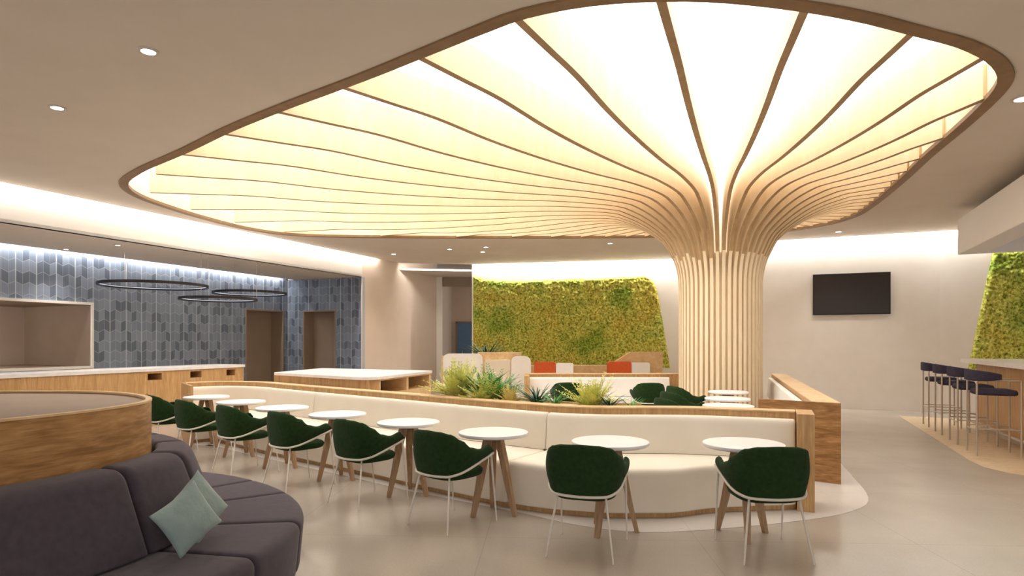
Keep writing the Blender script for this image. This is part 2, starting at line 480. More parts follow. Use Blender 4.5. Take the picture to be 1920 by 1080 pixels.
mb = MB(); mb.tube([(.05, -.09, .9), (.05, -.09, 1.15)], .012); mb.tube([(.05, -.09, 1.0), (.05, -.03, 1.0)], .012); mb.build('door_handle', M['steel'], dr)

# moss wall and right walls
PM0, PM1 = Vector((-1.21, 19.0)), Vector((5.02, 17.7))
wall('wall_moss', PM0, PM1, 0, 4.2, M['wall'], thick=.3)
wall('wall_return', (5.02, 17.7), (4.41, 15.3), 0, 4.2, M['wall'], thick=.12)
PT0, PT1 = Vector((4.41, 15.3)), Vector((9.05, 13.3))
wall('wall_right', PT0, PT1, 0, 4.2, M['wall'], thick=.12)
PR1 = Vector((13.4, 10.75))
wall('wall_right', PT1, PR1, 0, 4.2, M['wall'], thick=.12)
wall('wall_right', PR1, (13.4, -1.5), 0, 4.2, M['wall'], thick=.12)

# canopy rim: flat oak ring and maple fascia
mb = MB()
mb.loft([[(o.x, o.y, 3.785), (i.x, i.y, 3.785), (i.x, i.y, 3.83), (o.x, o.y, 3.83)] for o, i in zip([Vector((p.x+n.x*sgn*.002, p.y+n.y*sgn*.002, 0)) for p, n in zip(outl, nrm)], inl)], closed=True)
struct(mb.build('trim_3', M['rim']))
mb = MB()
i2 = [Vector((p.x+n.x*sgn*.1, p.y+n.y*sgn*.1, 0)) for p, n in zip(outl, nrm)]
i3 = [Vector((p.x+n.x*sgn*.07, p.y+n.y*sgn*.07, 0)) for p, n in zip(outl, nrm)]
mb.loft([[(o.x, o.y, 3.832), (i.x, i.y, 3.832), (i.x, i.y, 4.15), (o.x, o.y, 4.15)] for o, i in zip(i3, i2)], closed=True)
struct(mb.build('trim_4', M['fascia']))
mb = MB(); mb.prism([(p.x, p.y) for p in i2], 4.152, 4.17)  # whole recess panel emits, standing in for the cove LEDs
tag(mb.build('glow_panel', M['recess_glow'], smooth=False), 'white recess ceiling above the timber ribs, made to glow in place of cove LEDs', 'glowing panel')

# ------------------------------------------------------------------ tree column
CX, CY, CR = 3.70, 11.2, .71
tree = empty('timber_tree_column', (CX, CY, 0))
tag(tree, 'round slatted timber column whose ribs fan out into a glowing ceiling canopy', 'column')
mb = MB(); mb.lathe([(.645, 0), (.645, 2.5), (.63, 3.0)], 96); mb.build('core', M['rib'], tree)
mb = MB(); mb.lathe([(.34, 3.0), (.34, 4.14)], 48); mb.build('inner_column', M['wall'], tree)
NR = 48
def ray_R(ang):
    d = Vector((math.cos(ang), math.sin(ang))); c = Vector((CX, CY)); best = 1e9
    for i in range(len(i2)):
        a = i2[i].xy - c; b = i2[(i+1) % len(i2)].xy - c
        e = b-a; den = d.x*e.y - d.y*e.x
        if abs(den) < 1e-9: continue
        t = (a.x*e.y - a.y*e.x)/den; u = (a.x*d.y - a.y*d.x)/den
        if t > 0 and -1e-6 <= u <= 1+1e-6: best = min(best, t)
    return best
for k in range(NR):
    a = R(241.3 - 7.5*0 + 7.5*k)
    Rr = ray_R(a) - .012
    deg = (241.3 + 7.5*k) % 360
    if 158 < deg < 200: Rr -= .22
    far = (Rr-2)
    amp = min(1, max(0, (far-1.2)/4))
    prof = [(CR, 0), (CR, 1.2), (CR, 2.35), (.72, 2.62), (.765, 2.85), (.84, 3.03), (1.0, 3.3), (1.33, 3.54), (1.65, 3.69), (2.0, 3.78)]
    top = [(.65, 0), (.65, 1.2), (.65, 2.35), (.65, 2.62), (.65, 2.85), (.65, 3.05), (.68, 3.4), (.85, 3.8), (1.15, 4.05), (1.6, 4.14)]
    for s, z in ((.14, 3.8), (.32, 3.755), (.5, 3.735), (.66, 3.75), (.8, 3.80), (.9, 3.80), (1, 3.80)):
        zz = 3.79 + (z-3.79)*amp + .01*s
        prof.append((2+far*s, min(zz, 3.805))); top.append((2+far*s, 4.14))
    P = catmull([(p[0], 0, p[1]) for p in prof], 64)
    # inner edge resampled by the same index ratio
    raw = []
    for i in range(64):
        x = P[i].x; z = P[i].z
        if z < 3.78 and x < 2.0:
            # find inner point by interpolation on profile index
            best = min(range(len(prof)-1), key=lambda j: abs((Vector(prof[j])-Vector((x, z))).length + (Vector(prof[j+1])-Vector((x, z))).length - (Vector(prof[j+1])-Vector(prof[j])).length))
            L = (Vector(prof[best+1])-Vector(prof[best])).length
            t = max(0, min(1, (Vector((x, z))-Vector(prof[best])).length/L))
            q = Vector(top[best]).lerp(Vector(top[best+1]), t)
        else:
            q = Vector((x, 4.14))
        raw.append(q)
    ca, sa = math.cos(a), math.sin(a)
    rings = []
    for i in range(64):
        x, z = P[i].x, P[i].z
        th = interp([(.7, .027), (1.5, .027), (4, .030), (7, .033)], x)
        th_in = min(th, .0275)
        q = raw[i]
        def pt(r_, z_, s):
            return (r_*ca - s*sa, r_*sa + s*ca, z_)
        rings.append([pt(x, z, -th), pt(x, z, th), pt(q.x, q.y, th), pt(q.x, q.y, -th)])
    mb = MB(); mb.loft(rings)
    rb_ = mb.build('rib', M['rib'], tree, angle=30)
    rb_.data.materials.append(M['rib_shade'])
    for f in rb_.data.polygons:            # underside above the trunk coloured darker to paint in its shade
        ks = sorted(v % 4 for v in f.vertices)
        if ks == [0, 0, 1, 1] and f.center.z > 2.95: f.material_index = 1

# ------------------------------------------------------------------ lights
def area(p0, p1, direction, width, power, col=(1, .965, .92), spread=None):
    p0 = Vector(p0); p1 = Vector(p1)
    x = (p1-p0); L = x.length; x.normalize()
    z = -Vector(direction).normalized(); z = (z - x*z.dot(x)).normalized(); y = z.cross(x)
    l = bpy.data.lights.new('cove_light', 'AREA'); l.shape = 'RECTANGLE'; l.size = L; l.size_y = width
    l.energy = power*L; l.color = col
    if spread: l.spread = R(spread)
    o = bpy.data.objects.new('cove_light', l); COL.objects.link(o)
    m = Matrix((x, y, z)).transposed().to_4x4(); m.translation = (p0+p1)/2
    o.matrix_world = m
    return o
nl = Vector((.918, -.397, 0))   # from left wall into the room
COVE = 6.5
def cove(a, b, inward, z=3.9, off=.07, power=COVE, tilt=-1.3, width=.06):
    iv = Vector((inward[0], inward[1], 0)).normalized()
    pa = Vector((a[0], a[1], z)) + iv*off; pb = Vector((b[0], b[1], z)) + iv*off
    area(pa, pb, -iv + Vector((0, 0, tilt)), width, power)
cove((Lx(2), 2), (Lx(17.7), 17.7), nl)
cove((Ax(8), 8), (Ax(17.7), 17.7), nl, z=3.36, off=.08, power=7)
nm_ = Vector((-(PM1-PM0).y, (PM1-PM0).x)).normalized()*-1
cove(PM0+Vector((.1, 0)), PM1+Vector((-.2, 0)), nm_, power=16)
area((-3.2, 18.62, 3.72), (-1.3, 18.93, 3.72), (0, 1, -.5), .05, 3)
nt_ = Vector(((PT1-PT0).y, -(PT1-PT0).x)).normalized()
cove(PT0, PT1, nt_, power=15)
nr_ = Vector(((PR1-PT1).y, -(PR1-PT1).x)).normalized()
cove(PT1, PR1, nr_, power=15)

dl0 = None
def downlight(px, py, z=ZC, r=.055, lab='', power=12, grp='round recessed downlights in the taupe ceiling'):
    Y = (z-HCAM)*FPX/(HOR-py); X = Y*(px-960)/FPX
    global dl0
    root = empty('downlight', (X, Y, z))
    tag(root, lab, 'downlight', grp)
    mb = MB(); mb.torus(r*1.2, [(-.012, -.002), (.012, -.002), (.012, -.012), (-.012, -.012)], 32); mb.build('trim_ring', M['lamp_trim'], root)
    mb = MB(); mb.lathe([(r*1.1, -.001), (r*1.1, -.006)], 32); mb.build('lens', M['led'], root)
    if power:
        l = bpy.data.lights.new('downlight_beam', 'SPOT'); l.energy = power*2.2; l.spot_size = R(95); l.spot_blend = .9; l.shadow_soft_size = .05; l.color = (1, .95, .88)
        o = bpy.data.objects.new('downlight_beam', l); COL.objects.link(o); o.location = (X, Y, z-.03)
downlight(278, 95, lab='round downlight left of the timber canopy, larger and higher of two', power=35)
downlight(107, 201, lab='round downlight left of the timber canopy, smaller and lower of two', power=35)
downlight(738, 476, lab='small ceiling downlight left of the others beyond the canopy, above the beige wall', power=25)
downlight(843, 467, lab='small ceiling downlight beyond the canopy, between the beige wall and moss panel', power=0)
downlight(905, 472, lab='small ceiling downlight closest to the moss panel left end, lower of a pair', power=55)
downlight(911, 463, lab='small ceiling downlight above the moss panel left end, upper of a pair', power=0)
downlight(1144, 456, lab='small ceiling downlight beyond the canopy, just left of the tree column', power=25)
downlight(1572, 434, lab='small ceiling downlight above the wall screen', power=20)
downlight(1919, 184, lab='ceiling downlight at the right edge beside the canopy corner', power=35, r=.07)
downlight(221, 459, z=3.25, lab='downlight in the lower alcove ceiling above the largest ring pendant', power=15, r=.045, grp='downlights in the alcove ceiling')
downlight(124, 467, z=3.25, lab='downlight in the lower alcove ceiling above the kitchen pass-through', power=15, r=.045, grp='downlights in the alcove ceiling')

W = bpy.data.worlds.new('world'); S.world = W; W.use_nodes = True
W.node_tree.nodes['Background'].inputs[0].default_value = (1, .955, .91, 1)
W.node_tree.nodes['Background'].inputs[1].default_value = .55

pq = pA0 + uA*(w0+(w1-w0)*.35) + Vector((-uA.y, uA.x))*1.2  # lamp added out of view to brighten the pass-through
kl = empty('kitchen_fill_lamp', (pq.x, pq.y, 2.235)); tag(kl, 'added unseen fill lamp inside the kitchen pass-through', 'fill lamp')
mb = MB(); mb.lathe([(.14, 0), (.14, -.03)], 32); mb.build('body', M['lamp_trim'], kl)
mb = MB(); mb.lathe([(.12, -.031), (.12, -.04)], 32); mb.build('diffuser', M['led'], kl)
lk = bpy.data.lights.new('kitchen_fill', 'POINT'); lk.energy = 38; lk.color = (1, .95, .88); lk.shadow_soft_size = .15
lo = bpy.data.objects.new('kitchen_fill', lk); COL.objects.link(lo); lo.location = (pq.x, pq.y, 2.05)
# ------------------------------------------------------------------ ring pendants
def ring(cx, cy, z, dia, lab):
    root = empty('ring_pendant', (cx, cy, z)); tag(root, lab, 'pendant light', 'ring pendants over the service counter')
    mb = MB(); mb.torus(dia/2, [(-.016, -.026), (.016, -.026), (.016, .026), (-.016, .026)], 96); mb.build('ring', M['black_tube'], root)
    mb = MB(); mb.torus(dia/2, [(-.020, .004), (-.0165, .004), (-.0165, .016), (-.020, .016)], 96); mb.build('led_strip', M['led_ring'], root)
    for k in range(3):
        a = R(30+120*k)
        w = MB(); w.tube([(dia/2*math.cos(a), dia/2*math.sin(a), .03), (dia/2*math.cos(a), dia/2*math.sin(a), 3.25-z)], .004, 6)
        w.build('cable', M['steel'], root)
ring(-7.1, 12.5, 2.61, 1.92, 'largest dark ring pendant with lit edge, left of three over the service counter')
ring(-6.2, 14.9, 2.64, 1.62, 'dark ring pendant nearest the tiled corner, rightmost of three')
ring(-6.27, 13.45, 2.40, 1.52, 'lowest dark ring pendant, hanging between the other two rings')

# ------------------------------------------------------------------ chairs
def make_chair():
    root = empty('dining_chair')
    half = [(.262, .215), (.283, .12), (.285, 0), (.27, -.12), (.215, -.225), (.12, -.27), (0, -.28)]
    path = half + [(-x, y) for x, y in half[-2::-1]]
    P = catmull([(x*.94, y*.97, 0) for x, y in path], 49)
    nn = normals2(P)
    topz = [(0, .788), (.2, .783), (.33, .765), (.46, .715), (.6, .65), (.74, .628), (.9, .65), (.965, .64), (1, .605)]
    botz = [(0, .44), (.3, .445), (.45, .465), (1, .585)]
    T = 8
    outer, inner = [], []
    rings = []
    for i, p in enumerate(P):
        w = abs(i-24)/24
        zt, zb = smooth_interp(topz, w), interp(botz, w)
        n = Vector((-p.x, -p.y)) if p.length < .01 else Vector((-nn[i].x, -nn[i].y))
        if n.dot(Vector((p.x, p.y))) < 0: n = -n        # outward
        ring_ = []
        th = .017 if w < .95 else .012
        h = zt-zb
        for k in range(T+1):
            t = k/T
            z = zb + h*t
            off = -.022*(1-t)**2*(1 if w < .8 else (1-w)/.2) + .012*math.sin(PI*t)
            ring_.append((p.x+n.x*(off+th), p.y+n.y*(off+th), z - (0.006 if k == T else 0)))
        ring_.append((p.x, p.y, zt+.004))
        for k in range(T, -1, -1):
            t = k/T
            z = zb + h*t
            off = -.022*(1-t)**2*(1 if w < .8 else (1-w)/.2) + .012*math.sin(PI*t)
            ring_.append((p.x+n.x*(off-th), p.y+n.y*(off-th), z - (0.006 if k == T else 0)))
        rings.append(ring_)
    mb = MB(); mb.loft(rings); mb.build('backrest', M['green'], root, angle=60)
    # frame tube along the lower edge
    pts = []
    for i, p in enumerate(P):
        w = abs(i-24)/24
        n = Vector((-nn[i].x, -nn[i].y))
        if n.dot(Vector((p.x, p.y))) < 0: n = -n
        off = -.022*(1 if w < .8 else (1-w)/.2) + .02
        pts.append((p.x+n.x*off, p.y+n.y*off, interp(botz, w)-.008))
    mb = MB(); mb.tube(pts, .0105, 8); mb.build('frame', M['white_metal'], root, angle=60)
    # seat
    rings = []
    sl = []
    for k in range(40):
        a = 2*PI*k/40
        c, s = math.cos(a), math.sin(a)
        e = .62
        sl.append((.23*abs(c)**e*(1 if c > 0 else -1), .0+.235*abs(s)**e*(1 if s > 0 else -1)))
    for z, sc in ((.395, .0), (.395, .86), (.405, .94), (.43, .985), (.448, .97), (.462, .9), (.47, .7), (.473, .35), (.474, .0)):
        rings.append([(x*max(sc, .001), y*max(sc, .001)-.01, z) for x, y in sl])
    mb = MB(); mb.loft(rings, caps=False); mb.build('seat', M['green'], root, angle=60)
    for s in (-1, 1):
        mb = MB(); mb.tube([(s*.244, .206, .585), (s*.248, .218, .45), (s*.252, .27, 0)], [.0095, .009, .006], 8); mb.build('leg', M['white_metal'], root, angle=60)
        mb = MB(); mb.tube([(s*.12, -.14, .4), (s*.17, -.2, .425), (s*.235, -.285, 0)], [.009, .009, .006], 8); mb.build('leg', M['white_metal'], root, angle=60)
    return root
chair0 = make_chair()
used = []
def place(proto, x, y, rz, label, cat, group):
    o = proto if proto not in used else copy_tree(proto)
    used.append(proto) if proto not in used else None
    o.location = (x, y, 0); o.rotation_euler = (0, 0, rz)
    tag(o, label, cat, group)
    return o

def make_table():
    root = empty('cafe_table')
    mb = MB(); mb.lathe([(.29, .683), (.302, .69), (.305, .703), (.302, .712), (.296, .715)], 64)
    mb.build('table_top', M['table_white'], root)
    mb = MB(); mb.lathe([(.10, .671), (.10, .682)], 32); mb.build('hub', M['leg_wood'], root)
    for k in range(3):
        a = 2*PI*k/3
        ca, sa = math.cos(a), math.sin(a)
        rings = []
        for (r_, z, wd, tk) in ((.052, .67, .034, .03), (.10, .48, .032, .027), (.145, .26, .027, .023), (.208, .0, .018, .017)):
            rings.append([(r_*ca+(dx*tk)*ca-(dy*wd)*sa, r_*sa+(dx*tk)*sa+(dy*wd)*ca, z) for dx, dy in ((-1, -1), (1, -1), (1, 1), (-1, 1))])
        mb = MB(); mb.loft(rings); mb.build('leg', M['leg_wood'], root, smooth=False)
    return root
table0 = make_table()

tabs = [(1.79, 4.87), (.775, 4.97), (-.1625, 5.48), (-1.014, 6.17), (-1.9, 6.86), (-2.75, 7.53), (-3.56, 8.27), (-4.37, 9.0)]
trot = [19, -7, 95, 95, 95, 95, 95, 95]
chs = [(1.79, 4.50, 0), (.545, 4.57, -18), (-.495, 5.22, -40), (-1.355, 5.93, -40), (-2.22, 6.57, -41), (-3.05, 7.21, -41), (-3.87, 7.87, -41), (-4.66, 8.57, -41)]
order = ['first from the right, nearest the banquette wooden end', 'second from the right, where the banquette bends', 'third from the right along the banquette', 'fourth from the right along the banquette', 'fifth from the right along the banquette', 'sixth from the right along the banquette', 'seventh from the right along the banquette', 'last and farthest, by the service counter']
for i, (x, y) in enumerate(tabs):
    place(table0, x, y, R(trot[i]), 'round white cafe table, ' + order[i], 'table', 'round cafe tables along the curved banquette')
corder = ['rightmost, back turned to the viewer', 'second from the right, back turned to the viewer', 'third from the right in the row', 'fourth from the right in the row', 'fifth from the right in the row', 'sixth from the right in the row', 'seventh from the right in the row', 'farthest in the row, half hidden by the wooden drum']
for i, (x, y, a) in enumerate(chs):
    place(chair0, x, y, R(a), 'dark green armchair, ' + corder[i], 'chair', 'green chairs along the curved banquette')
for (x, y), l in zip([(2.66, 7.75), (2.99, 8.74), (3.40, 9.9)], ['nearest of three in front of the column', 'middle of three in front of the column', 'farthest of three in front of the column']):
    place(table0, x, y, R(60), 'round white table inside the island, ' + l, 'table', 'round tables inside the island')
for (x, y), l in zip([(2.12, 7.97), (2.44, 9.0), (2.80, 10.1)], ['nearest of three seen from the side', 'middle of three seen from the side', 'farthest of three seen from the side']):
    place(chair0, x, y, R(-90+18), 'green chair inside the island facing right, ' + l, 'chair', 'green chairs inside the island')
for x, y, l in ((.97, 11.15, 'behind the yellow green plant'), (2.38, 11.05, 'just left of the slatted column')):
    place(chair0, x, y, 0, 'green chair with its back to the viewer, ' + l, 'chair', 'green chairs inside the island')

# ------------------------------------------------------------------ front banquette
Bpts = [(-5.02, 9.72), (-4.62, 9.98), (-4.05, 9.86), (-3.4, 9.32), (-2.83, 8.83), (-2.0, 8.15), (-1.13, 7.44), (-.384, 6.80), (.38, 6.24), (.85, 6.07), (1.25, 6.05), (1.69, 6.02), (2.15, 5.87), (2.57, 5.70)]
NB = 161
B = catmull([(x, y, 0) for x, y in Bpts], NB)
BN = normals2(B)      # left normals: direction of travel +x-ish -> left is away from the camera
depth_tab = [(-5.02, .58), (-4.3, .62), (-3.4, .66), (-.4, .70), (.9, .76), (1.35, .74), (1.75, .62), (2.15, .38), (2.57, .14)]
def Bring(i, sec, scale_inset=0):
    p, n = B[i], BN[i]
    return [(p.x+n.x*d, p.y+n.y*d, z) for d, z in sec]
def sweep(i0, i1, secfn, rad=.03, path=B, nor=BN):
    """loft along path indices with soft ends"""
    rings = []
    p = [path[i] for i in range(i0, i1+1)]; n = [nor[i] for i in range(i0, i1+1)]
    t0 = (p[1]-p[0]).normalized(); t1 = (p[-1]-p[-2]).normalized()
    g = .002
    def mk(pp, nn, sec): return [(pp.x+nn.x*d, pp.y+nn.y*d, z) for d, z in sec]
    for s, ins in ((g, rad), (g+rad*.3, rad*.3), (g+rad, 0)):
        rings.append(mk(p[0]+t0*s, n[0], secfn(i0, ins)))
    for k in range(1, len(p)-1):
        if (p[k]-p[0]).length < rad*1.3 or (p[k]-p[-1]).length < rad*1.3: continue
        rings.append(mk(p[k], n[k], secfn(i0+k, 0)))
    for s, ins in ((g+rad, 0), (g+rad*.3, rad*.3), (g, rad)):
        rings.append(mk(p[-1]-t1*s, n[-1], secfn(i1, ins)))
    mb = MB(); mb.loft(rings)
    return mb
def idx_px(px):
    return min(range(NB), key=lambda i: abs(960+1180*B[i].x/B[i].y - px))
bq = empty('curved_banquette', (.5, 6.0, 0))
tag(bq, 'long cream banquette with pale oak back, curving behind the front row of tables', 'banquette')
def attach(o, root):
    """re-express world-space mesh relative to its root"""
    o.parent = root; o.matrix_parent_inverse = Matrix.Translation(-Vector(root.location))
    return o
cuts = [0, idx_px(592), idx_px(1021), NB-1]
def seatsec(i, ins):
    D = interp(depth_tab, B[i].x)
    return [(d, z) for d, z in rpoly([(-D+ins, .048+ins*.5), (-.03-ins, .048+ins*.5), (-.03-ins, .425-ins), (-D+ins, .425-ins)], [.02, .01, .003, .06])]
def backsec(i, ins):
    return [(d, z) for d, z in rpoly([(-.032+ins, .427), (.08, .427), (.08, .79-ins), (.0+ins, .79-ins)], [.006, .006, .02, .07], 6)]
for a, b in zip(cuts, cuts[1:]):
    attach(sweep(a, b, seatsec, .02).build('seat_cushion', M['cream'], angle=50), bq)
    attach(sweep(a, b, backsec, .02).build('back_cushion', M['cream'], angle=50), bq)
mb = MB()
mb.loft([Bring(i, [(-interp(depth_tab, B[i].x)+.05, 0), (0.0, 0), (0.0, .046), (-interp(depth_tab, B[i].x)+.05, .046)]) for i in range(NB)])
attach(mb.build('plinth', M['oak_v']), bq)
mb = MB(); mb.loft([Bring(i, [(.083, 0), (.26, 0), (.26, .843), (.083, .843)]) for i in range(NB)])
attach(mb.build('back_panel', M['oak_v']), bq)
mb = MB(); mb.loft([Bring(i, [(.079, .844), (.265, .844), (.265, .856), (.079, .856)]) for i in range(NB)])
attach(mb.build('cap', M['oak_cap']), bq)
tE = (B[-1]-B[-2]).normalized(); nE = BN[-1]
e0 = B[-1] + tE*.006
def P2(d, s): return (e0.x + tE.x*s + nE.x*d, e0.y + tE.y*s + nE.y*d)
mb = MB(); mb.prism([P2(-.16, 0), P2(-.16, .14), P2(.265, .14), P2(.265, 0)], 0, .858)
attach(mb.build('end_panel', M['oak_v'], smooth=False), bq)
tS = (B[1]-B[0]).normalized(); nS = BN[0]; s0 = B[0]-tS*.045
def P3(d, s): return (s0.x + tS.x*s + nS.x*d, s0.y + tS.y*s + nS.y*d)
mb = MB(); mb.prism([P3(-.6, 0), P3(-.6, .04), P3(.265, .04), P3(.265, 0)], 0, .85)
attach(mb.build('end_panel', M['oak_v'], smooth=False), bq)

# pale floor apron around the island
fa = []
for i in range(0, NB, 4):
    if B[i].x < -.6: fa.append((B[i].x-BN[i].x*.80, B[i].y-BN[i].y*.80))
fa += [(-.45, 5.88), (.1, 5.48), (.5, 5.15), (.94, 4.95), (1.39, 4.97), (2.0, 5.12), (2.39, 5.25)]
fa += [(2.79, 5.42), (3.16, 5.68), (3.37, 5.95), (3.55, 6.34), (3.80, 7.05), (3.96, 7.5), (5.7, 12.6), (5.3, 13.1), (-.2, 12.9), (-.2, 9.6), (-3.0, 10.4), (-5.2, 10.4)]
fa = [(p.x, p.y) for p in catmull([(x, y, 0) for x, y in fa], 200, True)]
mb = MB(); mb.prism(fa, .0005, .003)
struct(mb.build('floor', M['floor_light'], smooth=False))
# timber floor zone by the bar
mb = MB(); mb.prism([(7.77, 12.64), (6.6, 9.9), (5.75, 7.9), (5.62, 7.5), (5.66, 7.15), (5.85, 6.9), (6.4, 6.6), (8.5, 5.7), (11.0, 11.0)], .0005, .003)
struct(mb.build('floor', M['board_zone'], smooth=False))

# ------------------------------------------------------------------ planter behind the banquette
i0, i1 = idx_px(800), idx_px(1225)
pl = empty('planter_box', (B[(i0+i1)//2].x, B[(i0+i1)//2].y+.5, 0)); tag(pl, 'low oak planter box filled with pale pebbles behind the banquette back', 'planter')
mb = MB(); mb.loft([Bring(i, [(.27, 0), (.78, 0), (.78, .83), (.75, .83), (.75, .76), (.30, .76), (.30, .83), (.27, .83)]) for i in range(i0, i1+1)])
attach(mb.build('box', M['oak_v']), pl)
mb = MB(); mb.loft([Bring(i, [(.305, .762), (.745, .762), (.745, .81), (.305, .81)]) for i in range(i0+1, i1)])
attach(mb.build('pebbles', M['soil']), pl)

def leaf_strip(mb, base, ang, L, w, lift, droop, n=6, twist=0):
    """arching blade"""
    d = Vector((math.cos(ang), math.sin(ang), 0)); s = Vector((-d.y, d.x, 0))
    vs = []; fs = []
    for k in range(n+1):
        t = k/n
        p = Vector(base) + d*(L*t*math.cos(lift*(1-t*.6))) + Vector((0, 0, L*(math.sin(lift)*t - droop*t*t)))
        ww = w*math.sin(PI*min(1, .12+t*.88))**.8 if t < 1 else .0005
        q = (s + Vector((0, 0, .35*math.sin(twist)))).normalized()
        vs += [p-q*ww, p+Vector((0, 0, -.15*ww)), p+q*ww]
    for k in range(n):
        a = k*3
        fs += [(a, a+1, a+4, a+3), (a+1, a+2, a+5, a+4)]
    mb.add(vs, fs)
def frond(mb, base, ang, L, lift, droop, lw=.008, ll=.07, n=12):
    d = Vector((math.cos(ang), math.sin(ang), 0)); s = Vector((-d.y, d.x, 0))
    pts = []
    for k in range(n+1):
        t = k/n
        pts.append(Vector(base) + d*(L*t*math.cos(lift)) + Vector((0, 0, L*(math.sin(lift)*t - droop*t*t))))
    for k in range(2, n+1):
        t = k/n; l = ll*(1.1-.75*t)
        tn = (pts[k]-pts[k-1]).normalized()
        for sg in (-1, 1):
            q = (s*sg*.8 + tn*.6 + Vector((0, 0, random.uniform(-.1, .35)))).normalized()
            a = pts[k]; b = a+q*l*.5; c = a+q*l
            up = tn*lw
            mb.add([a, b-up, c, b+up], [(0, 1, 2, 3)])
    mb.tube([tuple(p) for p in pts[::3]], .0025, 4)
def plant(name, x, y, z, style, mat, size, n, label, grp='leafy plants in the planter behind the banquette', seed=1, parent_kind=None):
    random.seed(seed)
    root = MB()
    for k in range(n):
        a = 2*PI*k/n*2.4 + random.uniform(-.4, .4)
        r_ = random.uniform(0, .05)*size/.4
        base = (r_*math.cos(a), r_*math.sin(a), 0)
        if style == 'fern':
            frond(root, base, a, size*random.uniform(.65, 1.05), random.uniform(.5, 1.35), random.uniform(.05, .4), lw=size*.016, ll=size*.2, n=11)
        elif style == 'bush':
            L = size*random.uniform(.4, 1.0); li = random.uniform(.35, 1.45)
            frond(root, base, a, L, li, random.uniform(0, .25), lw=size*.026, ll=size*.18, n=10)
        else:
            leaf_strip(root, base, a, size*random.uniform(.6, 1.05), size*.023, random.uniform(.5, 1.4), random.uniform(.1, .55), twist=random.uniform(-1, 1))
    o = root.build(name, M[mat], angle=60, loc=(x, y, z))
    return tag(o, label, 'plant', grp)
def on_planter(px, d=.5):
    i = idx_px(px)
    for _ in range(6):
        q = (B[i].x+BN[i].x*d, B[i].y+BN[i].y*d)
        e = px - (960+1180*q[0]/q[1])
        i = max(0, min(NB-1, i + int(round(e/12))))
    return q
x, y = on_planter(858); plant('fern', x, y, .80, 'bush', 'leaf_yellow', .58, 110, 'bushy yellow green plant at the left end of the planter', seed=3)
x, y = on_planter(898, .62); plant('strap_leaf_plant', x, y, .80, 'strap', 'leaf_dark', .52, 80, 'dark spiky plant standing behind the yellow bushes', seed=4)
x, y = on_planter(925, .55); plant('fern', x, y, .80, 'fern', 'leaf_green', .5, 70, 'bright green fern spreading right of the dark spiky plant', seed=5)
x, y = on_planter(905, .42); plant('fern', x, y, .80, 'bush', 'leaf_yellow', .40, 80, 'low yellow green bush in front of the dark spiky plant', seed=6)
x, y = on_planter(955, .45); plant('bromeliad', x, y, .80, 'bush', 'leaf_copper', .26, 60, 'copper yellow bush at the right of the big cluster', seed=7)
x, y = on_planter(1005, .5); plant('strap_leaf_plant', x, y, .80, 'strap', 'leaf_dark', .34, 70, 'low dark green arching plant left of the green chair', seed=8)
x, y = on_planter(1040, .45); plant('strap_leaf_plant', x, y, .80, 'strap', 'leaf_green', .26, 44, 'small mid green tuft right beside the low dark arching plant', seed=9)
x, y = on_planter(1104, .5); plant('fern', x, y, .80, 'bush', 'leaf_yellow', .42, 90, 'yellow green plant in front of the far green chair', seed=10)
x, y = on_planter(1148, .45); plant('strap_leaf_plant', x, y, .80, 'strap', 'leaf_dark', .25, 50, 'small dark green tuft near the right end of the planter', seed=11)
x, y = on_planter(1180, .42); plant('strap_leaf_plant', x, y, .80, 'strap', 'leaf_green', .2, 26, 'smallest tuft trailing at the right end of the planter', seed=12)

# ------------------------------------------------------------------ right bench and far bench
def lin_sweep(P0, P1, w, sec):
    """sec: (fraction of w, z)"""
    return [[(P.x+w.x*f, P.y+w.y*f, z) for f, z in sec] for P in (P0, P1)]
rb = empty('side_bench', (3.2, 7.0, 0)); tag(rb, 'cream bench running back from a grained oak end panel, right of the banquette', 'bench')
Pq = Vector((3.44, 6.58)); w = Vector((-.66, .52)); e = Vector((.32, .95)).normalized()
P1 = Pq + e*6.3
mb = MB(); mb.loft(lin_sweep(Pq, Pq+e*.05, w, [(0, 0), (1, 0), (1, .85), (0, .85)])); attach(mb.build('end_panel', M['oak_h'], smooth=False), rb)
mb = MB(); mb.loft(lin_sweep(Pq+e*.052, P1, w, [(0, 0), (.32, 0), (.32, .838), (0, .838)])); attach(mb.build('back_panel', M['oak_v'], smooth=False), rb)
mb = MB(); mb.loft(lin_sweep(Pq+e*.052, P1, w, [(-.005, .839), (.33, .839), (.33, .852), (-.005, .852)])); attach(mb.build('cap', M['oak_cap'], smooth=False), rb)
for a, b in ((.06, 1.5), (1.51, 2.95)):
    mb = MB(); mb.loft(lin_sweep(Pq+e*a, Pq+e*b, w, [(x/.84, z) for x, z in rpoly([(.28, .43), (.40, .43), (.37, .79), (.28, .79)], .02)])); attach(mb.build('back_cushion', M['white_up'], angle=50), rb)
    mb = MB(); mb.loft(lin_sweep(Pq+e*a, Pq+e*b, w, [(x/.84, z) for x, z in rpoly([(.28, .05), (.82, .05), (.82, .42), (.28, .42)], .03)])); attach(mb.build('seat_cushion', M['white_up'], angle=50), rb)
mb = MB(); mb.loft(lin_sweep(Pq+e*2.96, P1-e*.5, w, [(x/.84, z) for x, z in rpoly([(.28, .43), (.39, .43), (.36, .79), (.28, .79)], .02)])); attach(mb.build('back_cushion', M['white_up'], angle=50), rb)

